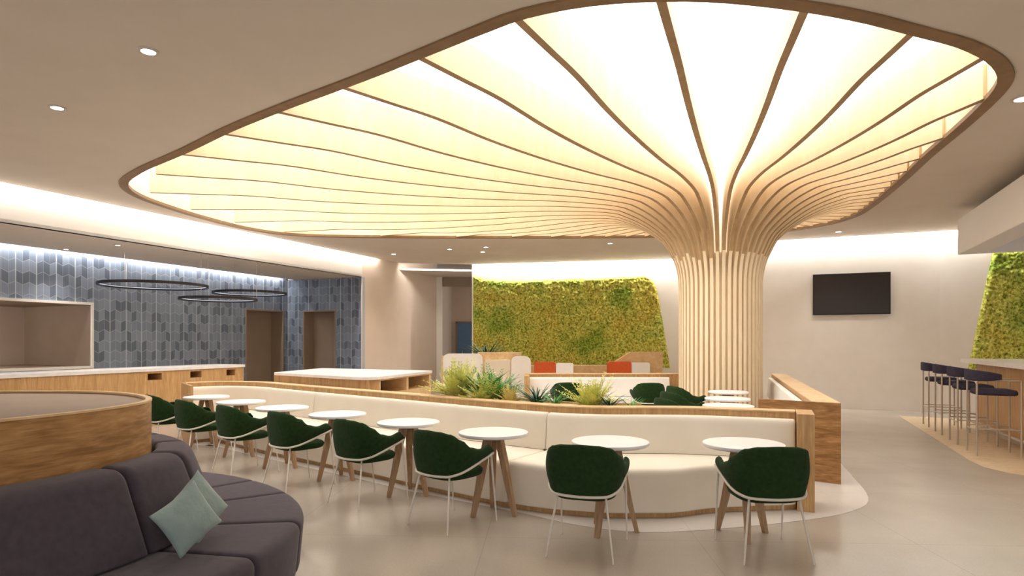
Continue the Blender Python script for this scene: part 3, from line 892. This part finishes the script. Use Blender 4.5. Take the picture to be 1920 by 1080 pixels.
fb = empty('far_bench', (2, 12.3, 0)); tag(fb, 'long cream bench behind the planter plants, at the far side left of the column', 'bench')
mb = MB(); mb.box(.27, 4.85, 12.33, 12.5, 0, .85); attach(mb.build('back_panel', M['oak_v'], smooth=False), fb)
mb = MB(); mb.box(.25, 4.85, 12.31, 12.52, .851, .87); attach(mb.build('cap', M['oak_cap'], smooth=False), fb)
mb = MB(); mb.box(.24, .33, 11.75, 12.329, 0, .85); attach(mb.build('end_panel', M['oak_v'], smooth=False), fb)
for a, b in ((.335, 1.75), (1.755, 3.05)):
    for nm, sec in (('back_cushion', [(12.14, .43), (12.328, .43), (12.328, .80), (12.2, .80)]), ('seat_cushion', [(11.75, .05), (12.328, .05), (12.328, .425), (11.75, .425)])):
        sc = rpoly(sec, .03)
        mb = MB(); mb.loft([[(x, p[0], p[1]) for p in sc] for x in (a, b)]); attach(mb.build(nm, M['white_up'], angle=50), fb)

# ------------------------------------------------------------------ counters
u = Vector((.395, .919)).normalized(); v = Vector((.919, -.395)).normalized()
# service counter: local x along u, local y = -v (away from room)
sc_ = empty('service_counter', (-7.72, 8.05, 0), math.atan2(u.y, u.x)); tag(sc_, 'long oak service counter with white stone top and small open niches, at the left', 'counter')
Lc = 5.45
mb = MB(); mb.box(-.5, Lc, -.0, .8, 0, .70)
mb.build('body', M['oak_v'], sc_, smooth=False)
fr = MB(); fr.box(-.5, Lc, -.0, .8, .93, .965)
edges = [-.5, 3.30, 3.58, 4.17, 4.42, 5.01, 5.23, Lc]
for k in range(0, len(edges)-1, 2): fr.box(edges[k], edges[k+1], 0, .8, .81, .93)
fr.box(-.5, Lc, 0, .8, .70, .81)
fr.box(-.5, Lc, .35, .8, .81, .93)
fr.build('niche_band', M['oak_v'], sc_, smooth=False)
mb = MB(); mb.box(-.52, Lc+.02, -.02, .82, .967, 1.02); mb.build('counter_top', M['marble'], sc_, smooth=False)

ic = empty('island_counter', (-2.8, 10.0, 0)); tag(ic, 'free-standing oak counter with rounded white stone top and two open niches', 'counter')
plan = [(-3.85, 10.1), (-1.95, 8.62), (-1.35, 10.75), (-3.55, 11.75)]
top = rpoly(plan, [.12, .35, .06, .1], 8)
def shrink(poly, f):
    c = sum((Vector(p) for p in poly), Vector((0, 0)))/len(poly)
    return [c+(Vector(p)-c)*f for p in poly]
mb = MB(); mb.prism(top, .96, 1.0); attach(mb.build('counter_top', M['marble']), ic)
a0, a1 = Vector((-1.90, 9.0)), Vector((-1.42, 10.68))
bd = shrink(plan, .975)
inn = Vector((-.93, .26))*.45
bodyp = [bd[0], bd[1], bd[1]+(bd[2]-bd[1])*.10, bd[1]+(bd[2]-bd[1])*.10+inn, bd[2]+inn+(bd[1]-bd[2])*.02, bd[2]+(bd[1]-bd[2])*.0, bd[2]+(bd[3]-bd[2])*.02, bd[3]]
bodyp = [bd[0], bd[1]+(bd[0]-bd[1])*.12, bd[1]+(bd[0]-bd[1])*.03+(bd[2]-bd[1])*.03, bd[1]+(bd[2]-bd[1])*.14, bd[1]+(bd[2]-bd[1])*.14+inn, bd[2]+inn, bd[3]]
mb = MB(); mb.prism(bodyp, 0, .96); attach(mb.build('body', M['oak_v'], angle=40), ic)
A_, C_ = bd[1]+(bd[2]-bd[1])*.14, bd[2]
def nb(f): return A_+(C_-A_)*f
def quad(f0, f1): return [nb(f0), nb(f1), nb(f1)+inn*.98, nb(f0)+inn*.98]
mb = MB(); mb.prism(quad(0, 1), 0, .74); mb.prism(quad(0, 1), .935, .96)
for f0, f1 in ((0, .02), (.48, .52), (.96, 1)): mb.prism(quad(f0, f1), .74, .935)
attach(mb.build('niche_unit', M['oak_cap'], smooth=False), ic)

# bar
bar = empty('bar_counter', (7.88, 11.06, 0), math.atan2(-u.y, -u.x)); tag(bar, 'bar counter with oak front and white stone top behind the navy stools', 'counter')
# local x runs toward the camera, local +y is to the right (into the bar)
mb = MB(); mb.box(.06, 5.5, .22, .8, .12, 1.13); mb.build('body', M['oak_v'], bar, smooth=False)
mb = MB(); mb.box(.0, 5.55, .0, .86, 1.135, 1.2); mb.build('counter_top', M['marble'], bar, smooth=False)
mb = MB(); mb.box(.1, 5.5, .25, .75, 0, .12); mb.build('plinth', M['steel'], bar, smooth=False)
mb = MB(); mb.tube([(.1, .12, .13), (5.5, .12, .13)], .022, 10)
for k in range(5): mb.tube([(.3+k*1.2, .12, .13), (.3+k*1.2, .22, .16)], .012, 8)
mb.build('foot_rail', M['steel'], bar)
def stool_mesh():
    root = empty('bar_stool')
    a = .235
    for sx in (-1, 1):
        mb = MB(); mb.tube([(sx*a, -a, 0), (sx*a, -a, 1.06)], .0125, 8); mb.build('leg', M['steel'], root)
        mb = MB(); mb.tube([(sx*a, a, 0), (sx*a, a, .985)], .0125, 8); mb.build('leg', M['steel'], root)
        mb = MB(); mb.tube([(sx*a, -a, .99), (sx*a, a, .99)], .010, 8); mb.build('arm_rail', M['steel'], root)
        mb = MB(); mb.tube([(sx*a, -a, .36), (sx*a, a, .36)], .009, 8); mb.build('stretcher', M['steel'], root)
    for sy in (-1, 1):
        mb = MB(); mb.tube([(-a, sy*a, .33), (a, sy*a, .33)], .009, 8); mb.build('stretcher', M['steel'], root)
    mb = MB(); sl = rpoly([(-.225, -.225), (.225, -.225), (.225, .225), (-.225, .225)], .09, 6)
    rings = [[(p.x*s, p.y*s, z) for p in sl] for z, s in ((.795, .001), (.795, .93), (.81, 1), (.84, 1.0), (.862, .95), (.872, .7), (.875, .001))]
    mb.loft(rings, caps=False); mb.build('seat', M['navy'], root, angle=60)
    P = catmull([(-.262, .02, 0), (-.268, -.12, 0), (-.24, -.225, 0), (-.14, -.272, 0), (0, -.285, 0), (.14, -.272, 0), (.24, -.225, 0), (.268, -.12, 0), (.262, .02, 0)], 33)
    nn = normals2(P); rings = []
    for i, p in enumerate(P):
        t = abs(i-16)/16
        hh = .075*(1-.55*t**3)
        zc = 1.06 - .02*t
        sec = rpoly([(-.02, zc-hh), (.02, zc-hh), (.02, zc+hh), (-.02, zc+hh)], .015, 3)
        rings.append([(p.x+nn[i].x*d.x, p.y+nn[i].y*d.x, d.y) for d in sec])
    mb = MB(); mb.loft(rings); mb.build('backrest', M['navy'], root, angle=60)
    return root
st0 = stool_mesh()
sl_ = ['nearest of four, at the right edge', 'second nearest of four', 'third nearest of four', 'farthest of four, nearest the white wall']
for k in range(4):
    lf = Vector((6.13, 8.39)) + Vector((.40, .92))*k
    c = lf + (v*.25 + u*.0)
    place(st0, c.x+.02, c.y+.05, math.atan2(v.y, v.x)-PI/2, 'navy upholstered bar stool with steel legs, ' + sl_[k], 'bar stool', 'bar stools along the counter')

# bulkhead over the bar: hollow white box frame hung below the ceiling
bh = empty('bar_bulkhead', (7.72, 10.9, 0), math.atan2(-u.y, -u.x)); tag(bh, 'white box bulkhead hanging over the bar at the upper right', 'bulkhead')
mb = MB()
mb.box(0, 8.5, 0, .37, 3.0, 3.6)      # strip above the stools
mb.box(0, .16, .37, 3.4, 3.0, 3.6)    # far strip
mb.box(8.0, 8.5, .37, 3.4, 3.0, 3.6); mb.box(0, 8.5, 3.4, 3.7, 3.0, 3.6)
mb.build('soffit', M['bright_white'], bh, smooth=False)
mb = MB(); mb.box(.16, 8.0, .37, 3.4, 3.5, 3.58); mb.build('inner_panel', M['wall'], bh, smooth=False)
mb = MB()
for x in (.6, 3.4, 6.4):
    for y in (.5, 3.2): mb.box(x-.04, x+.04, y-.04, y+.04, 3.58, 3.8)
mb.build('hanger', M['taupe'], bh, smooth=False)

# ------------------------------------------------------------------ wall screen
def wall_hit(px, a, b):
    d = (b-a); k = (px-960)/1180
    t = (k*a.y-a.x)/(d.x-k*d.y)
    return t*d.length, a+d*t
s0_, q0 = wall_hit(1524, PT0, PT1); s1_, q1 = wall_hit(1669, PT0, PT1)
ang = math.atan2((PT1-PT0).y, (PT1-PT0).x)
tv = empty('wall_screen', (PT0.x, PT0.y, 0), ang); tag(tv, 'dark blank flat screen mounted on the white wall right of the column', 'screen')
zt = 1.5+(640-515.5)*q0.y/1180; zb = 1.5+(640-591)*q0.y/1180
mb = MB(); mb.box(s0_, s1_, -.07, -.005, zb, zt); mb.build('frame', M['screen_frame'], tv, smooth=False)
mb = MB(); mb.box(s0_+.02, s1_-.02, -.076, -.071, zb+.02, zt-.02); mb.build('display', M['screen'], tv, smooth=False)

# ------------------------------------------------------------------ moss panels
def moss(name, a, b, corner, topf, leftf, rightf, zb, nx, nz, label, grow=.03):
    """a->b wall line; leftf/rightf give s at height z, topf gives top z for s fraction"""
    d = (b-a).normalized(); n = Vector((d.y, -d.x))
    if n.dot(-a) < 0: n = -n
    vs, fs = [], []
    for j in range(nz+1):
        for i in range(nx+1):
            fa_, fb_ = i/nx, j/nz
            z = zb + fb_*(topf(fa_)-zb)
            s = leftf(z) + fa_*(rightf(z)-leftf(z))
            p = Vector((s*7, z*7, 3.1+zb))
            h = noise.noise(p*1.1)*.03 + noise.noise(p*3)*.022 + random.uniform(0, .02)
            edge = min(1, min(i, nx-i)/3, min(j, nz-j)/3)
            off = .012 + edge*(grow + h)
            q = a + d*s + n*off
            vs.append((q.x, q.y, z))
    W_ = nx+1
    for j in range(nz):
        for i in range(nx):
            k = j*W_+i; fs.append((k, k+1, k+W_+1, k+W_))
    mb = MB(); mb.add(vs, fs)
    # closing rim back to the wall
    rim = [i for i in range(W_)] + [j*W_+nx for j in range(1, nz+1)] + [nz*W_+i for i in range(nx-1, -1, -1)] + [j*W_ for j in range(nz-1, 0, -1)]
    bv = []
    for k in rim:
        x, y, z = vs[k]; bv.append((x-n.x*.009, y-n.y*.009, z))
    base = len(mb.v); mb.v += bv
    m = len(rim)
    for k in range(m): mb.f.append((rim[k], rim[(k+1) % m], base+(k+1) % m, base+k))
    o = mb.build(name, M['moss'], angle=80)
    return tag(o, label, 'moss wall')
def zs(px, py, a, b):
    s, q = wall_hit(px, a, b); return s, 1.5+(640-py)*q.y/1180
sl0, zl0 = zs(887.5, 518, PM0, PM1)
rt = [zs(px, py, PM0, PM1) for px, py in ((1258, 700), (1250, 650), (1242, 600), (1236, 565), (1232, 545), (1228, 533), (1221, 523.5), (1210, 518))]
rtab = sorted([(z, s) for s, z in rt])
ttab = []
for px, py in ((887, 518), (900, 521), (915, 525), (935, 527), (970, 527), (1050, 524), (1130, 521), (1190, 518), (1210, 517.5)):
    s, z = zs(px, py, PM0, PM1); ttab.append((s, z))
smax = rtab[-1][1]
def topf1(f): return interp(ttab, sl0 + f*(smax-sl0))
moss('moss_panel', PM0, PM1, None, topf1, lambda z: sl0, lambda z: interp(rtab, z), .75, 260, 130, 'large yellow green moss panel on the far wall, left of the column')
a_, b_ = zs(1860, 478, PT1, PR1), zs(1820, 668, PT1, PR1)
def left2(z): return b_[0] + (z-b_[1])*(a_[0]-b_[0])/(a_[1]-b_[1])
moss('moss_panel', PT1, PR1, None, lambda f: 3.35, left2, lambda z: 4.6, .9, 200, 110, 'moss panel with slanted left edge on the wall behind the bar', grow=.03)

# ------------------------------------------------------------------ lounge booths in front of the moss
def rbox_z(mb, x0, x1, y0, y1, z0, z1, r):
    sec = rpoly([(x0, z0), (x1, z0), (x1, z1), (x0, z1)], [.002, .002, r, r], 6)
    mb.loft([[(p.x, y, p.y) for p in sec] for y in (y0, y1)])
bt = empty('lounge_booth', (-.6, 15.6, 0)); tag(bt, 'white high-backed lounge booth with oak back, left in front of the moss wall', 'booth')
mb = MB(); rbox_z(mb, -1.68, -.72, 15.3, 15.42, 0, 1.2, .16); attach(mb.build('side_wing', M['white_up'], angle=40), bt)
mb = MB(); rbox_z(mb, -1.72, -1.685, 15.3, 16.5, 0, 1.14, .01); attach(mb.build('outer_shell', M['oak_cap'], angle=40), bt)
mb = MB(); rbox_z(mb, -.02, .46, 15.3, 15.42, 0, 1.14, .16); attach(mb.build('side_wing', M['white_up'], angle=40), bt)
mb = MB(); rbox_z(mb, -.9, .25, 16.4, 16.5, 0, 1.22, .02); attach(mb.build('back_panel', M['oak_cap'], angle=40), bt)
mb = MB(); rbox_z(mb, -.70, -.04, 16.15, 16.39, .43, 1.02, .05); attach(mb.build('back_cushion', M['cream'], angle=40), bt)
mb = MB(); rbox_z(mb, -.70, -.04, 15.5, 16.39, .1, .42, .05); attach(mb.build('seat_cushion', M['cream'], angle=40), bt)

def sofa_low(x, y, w_, rz, lab, flip):
    r_ = empty('low_sofa', (x, y, 0), rz); tag(r_, lab, 'sofa', 'low sofas in front of the moss wall')
    mb = MB(); rbox_z(mb, 0, w_, 0, .7, .0, .42, .05); mb.build('seat', M['white_up'], r_, angle=40)
    mb = MB(); rbox_z(mb, 0, w_*.55, .5, .7, .43, .97, .05); mb.build('back_cushion', M['orange'], r_, angle=40)
    mb = MB(); rbox_z(mb, w_*.56, w_, .5, .7, .43, .94, .05); mb.build('back_cushion', M['white_up'], r_, angle=40)
sofa_low(.50, 15.7, 1.0, R(-8), 'low sofa with burnt orange and white cushions right beside the lounge booth', 1)
sofa_low(2.55, 15.9, 1.1, R(4), 'low sofa with burnt orange and white cushions near the slanted oak screen', 1)
pn = empty('oak_screen', (3.6, 16.7, 0)); tag(pn, 'low oak screen with slanted upper left corner before the large moss panel', 'partition')
sec = [(2.55, 0), (4.0, 0), (4.0, 1.22), (3.15, 1.22), (2.75, .98), (2.55, .88)]
mb = MB(); mb.loft([[(x, y, z) for x, z in sec] for y in (16.7, 16.8)]); attach(mb.build('board', M['oak_cap'], smooth=False), pn)
led = MB(); sec = [(-.4, 0), (3.6, 0), (3.6, .84), (-.4, .84)]
mb = MB(); mb.loft([[(x, y, z) for x, z in sec] for y in (17.3, 17.6)]); tag(mb.build('wall_bench', M['oak_cap'], smooth=False), 'low oak ledge running along the foot of the far moss wall', 'bench')
mb = MB(); mb.box(-1.15, -.1, 16.9, 17.2, 0, .95); tag(mb.build('planter_box', M['oak_cap'], smooth=False), 'small oak planter holding a dark plant behind the lounge booth', 'planter')
plant('strap_leaf_plant', -.72, 17.05, .95, 'strap', 'leaf_dark', .8, 80, 'dark leafy plant behind the lounge booth, against the large moss panel', grp=None, seed=21)

# ------------------------------------------------------------------ curved drum partition and modular sofa
Dp = [(-2.42, 2.5), (-2.285, 2.83), (-2.165, 3.15), (-2.12, 3.5), (-2.19, 3.82), (-2.43, 4.14), (-2.8, 4.40), (-3.25, 4.50), (-3.8, 4.44), (-4.35, 4.15), (-4.65, 3.55), (-4.5, 2.7), (-3.95, 1.95), (-3.3, 1.65), (-2.75, 1.9)]
ND = 240
D_ = catmull([(x, y, 0) for x, y in Dp], ND, True)
DN = normals2(D_, True)
DC = Vector((-3.3, 3.2))
sg = 1 if (D_[0].xy-DC).dot(DN[0]) > 0 else -1
DN = [n*sg for n in DN]          # outward
dr_ = empty('drum_partition', (-3.3, 3.2, 0)); tag(dr_, 'tall rounded oak drum partition behind the plum sofa, in the left foreground', 'partition')
ZD = 1.15
mb = MB(); mb.loft([[(p.x+n.x*d, p.y+n.y*d, z) for d, z in ((0, 0), (0, ZD-.012), (-.028, ZD-.012), (-.028, 0))] for p, n in zip(D_, DN)], closed=True)
attach(mb.build('shell', M['oak_drum'], angle=40), dr_)
mb = MB(); mb.loft([[(p.x+n.x*d, p.y+n.y*d, z) for d, z in ((.003, ZD-.011), (.003, ZD), (-.031, ZD), (-.031, ZD-.011))] for p, n in zip(D_, DN)], closed=True)
attach(mb.build('rim', M['oak_cap'], angle=40), dr_)
mb = MB(); mb.prism([(p.x-n.x*.033, p.y-n.y*.033) for p, n in zip(D_, DN)], ZD-.05, ZD-.02)
attach(mb.build('lid', M['taupe']), dr_)
CSF = Vector((-2.95, 3.65))
def Dpoint(ang):
    """index on D_ at polar angle about CSF (right-hand side only)"""
    best = None
    for i, p in enumerate(D_):
        a = math.atan2(p.y-CSF.y, p.x-CSF.x)
        d = abs((a-ang+PI) % (2*PI)-PI)
        if best is None or d < best[0]: best = (d, i)
    return best[1]
sf = empty('modular_sofa', (-2.2, 3.3, 0)); tag(sf, 'curved plum grey modular sofa wrapping around the oak drum, in the left foreground', 'sofa')
def arc_idx(a0, a1):
    i0, i1 = Dpoint(a0), Dpoint(a1)
    return i0, i1
def sofa_sweep(i0, i1, secfn, rad):
    if i1 < i0: i1 += ND
    idx = [i % ND for i in range(i0, i1+1)]
    path = [D_[i] for i in idx]; nor = [DN[i] for i in idx]
    n = len(path)
    # dense resample for short modules
    PP, NN = [], []
    for k in range(n*3-2):
        a, f = divmod(k, 3); f /= 3
        b = min(a+1, n-1)
        PP.append(path[a].lerp(path[b], f)); NN.append(nor[a].lerp(nor[b], f).normalized())
    def mk(k, ins, shift=0):
        # shift module end along tangent
        p = PP[k]; nn = NN[k]; tdir = Vector((nn.y, -nn.x))
        return [(p.x+nn.x*d+tdir.x*shift, p.y+nn.y*d+tdir.y*shift, z) for d, z in secfn(ins)]
    t_dir = Vector((NN[0].y, -NN[0].x)); along = 1 if (PP[1]-PP[0]).xy.dot(t_dir) > 0 else -1
    rings = []
    for s_, ins in ((.003, rad), (.003+rad*.12, rad*.55), (.003+rad*.45, rad*.15), (.003+rad, 0)):
        rings.append(mk(0, ins, along*s_))
    for k in range(1, len(PP)-1):
        if (PP[k]-PP[0]).length < rad*1.25 or (PP[k]-PP[-1]).length < rad*1.25: continue
        rings.append(mk(k, 0))
    for s_, ins in ((.003+rad, 0), (.003+rad*.45, rad*.15), (.003+rad*.12, rad*.55), (.003, rad)):
        rings.append(mk(len(PP)-1, ins, -along*s_))
    mb = MB(); mb.loft(rings)
    return mb
def s_seat(ins): return rpoly([(.16, .10), (.85-ins, .10), (.88-ins, .425-ins), (.16, .43-ins)], [.01, .02, .075, .01], 7)
def s_back(ins): return rpoly([(.025, .435), (.36-ins, .435), (.21-ins, .86-ins), (.025, .86-ins)], [.01, .02, .075, .03], 7)
def s_base(ins): return [(.05, 0), (.70, 0), (.70, .098), (.05, .098)]
for a0, a1 in ((-82, -52), (-52, -24), (-24, -1), (-1, 27), (27, 56), (56, 88)):
    i0_, i1_ = arc_idx(R(a0), R(a1))
    attach(sofa_sweep(i0_, i1_, s_seat, .03).build('seat_cushion', M['sofa'], angle=50), sf)
for a0, a1 in ((-82, -29), (-29, -1), (-1, 28), (28, 58), (58, 88)):
    i0_, i1_ = arc_idx(R(a0), R(a1))
    attach(sofa_sweep(i0_, i1_, s_back, .04).build('back_cushion', M['sofa'], angle=50), sf)
i0_, i1_ = arc_idx(R(-82), R(88))
attach(sofa_sweep(i0_, i1_, s_base, .002).build('plinth', M['piping'], smooth=False), sf)

def pillow(loc, rot, size, label):
    n = 28; vs = []; fs = []
    def h(x, y):
        return .085*(max(0, (1-x**2))*max(0, (1-y**2)))**.42
    for side in (1, -1):
        for j in range(n+1):
            for i in range(n+1):
                x = -1+2*i/n; y = -1+2*j/n
                pin = 1-.10*(1-y*y)*(abs(x)) ; pin2 = 1-.10*(1-x*x)*(abs(y))
                wr = noise.noise(Vector((x*3, y*3, side*4+size*9)))*.006
                vs.append((x*pin*size/2, side*(h(x, y)+wr*(1 if h(x, y) > .03 else 0))*size/.42, y*pin2*size/2))
    W_ = n+1
    for s_ in (0, 1):
        for j in range(n):
            for i in range(n):
                k = s_*W_*W_+j*W_+i
                fs.append((k, k+1, k+W_+1, k+W_) if s_ else (k, k+W_, k+W_+1, k+1))
    me = bpy.data.meshes.new('pillow'); me.from_pydata(vs, [], fs)
    bm = bmesh.new(); bm.from_mesh(me); bmesh.ops.remove_doubles(bm, verts=bm.verts, dist=.0008); bmesh.ops.recalc_face_normals(bm, faces=bm.faces); bm.to_mesh(me); bm.free()
    me.shade_smooth(); me.materials.append(M['teal'])
    o = bpy.data.objects.new('throw_pillow', me); COL.objects.link(o)
    o.location = loc; o.rotation_euler = rot
    return tag(o, label, 'pillow', 'sage pillows on the plum sofa')
pillow((-1.635, 3.17, .605), (R(-12), R(-28), R(63)), .275, 'sage green square pillow in front, leaning on the plum sofa backrest')
pillow((-1.70, 3.40, .60), (R(-14), R(-34), R(74)), .29, 'sage green pillow tucked behind the front pillow on the plum sofa')

S.view_settings.view_transform = 'Standard'; S.view_settings.look = 'None'
S.view_settings.exposure = .93; S.view_settings.gamma = 1
S.view_settings.use_curve_mapping = False
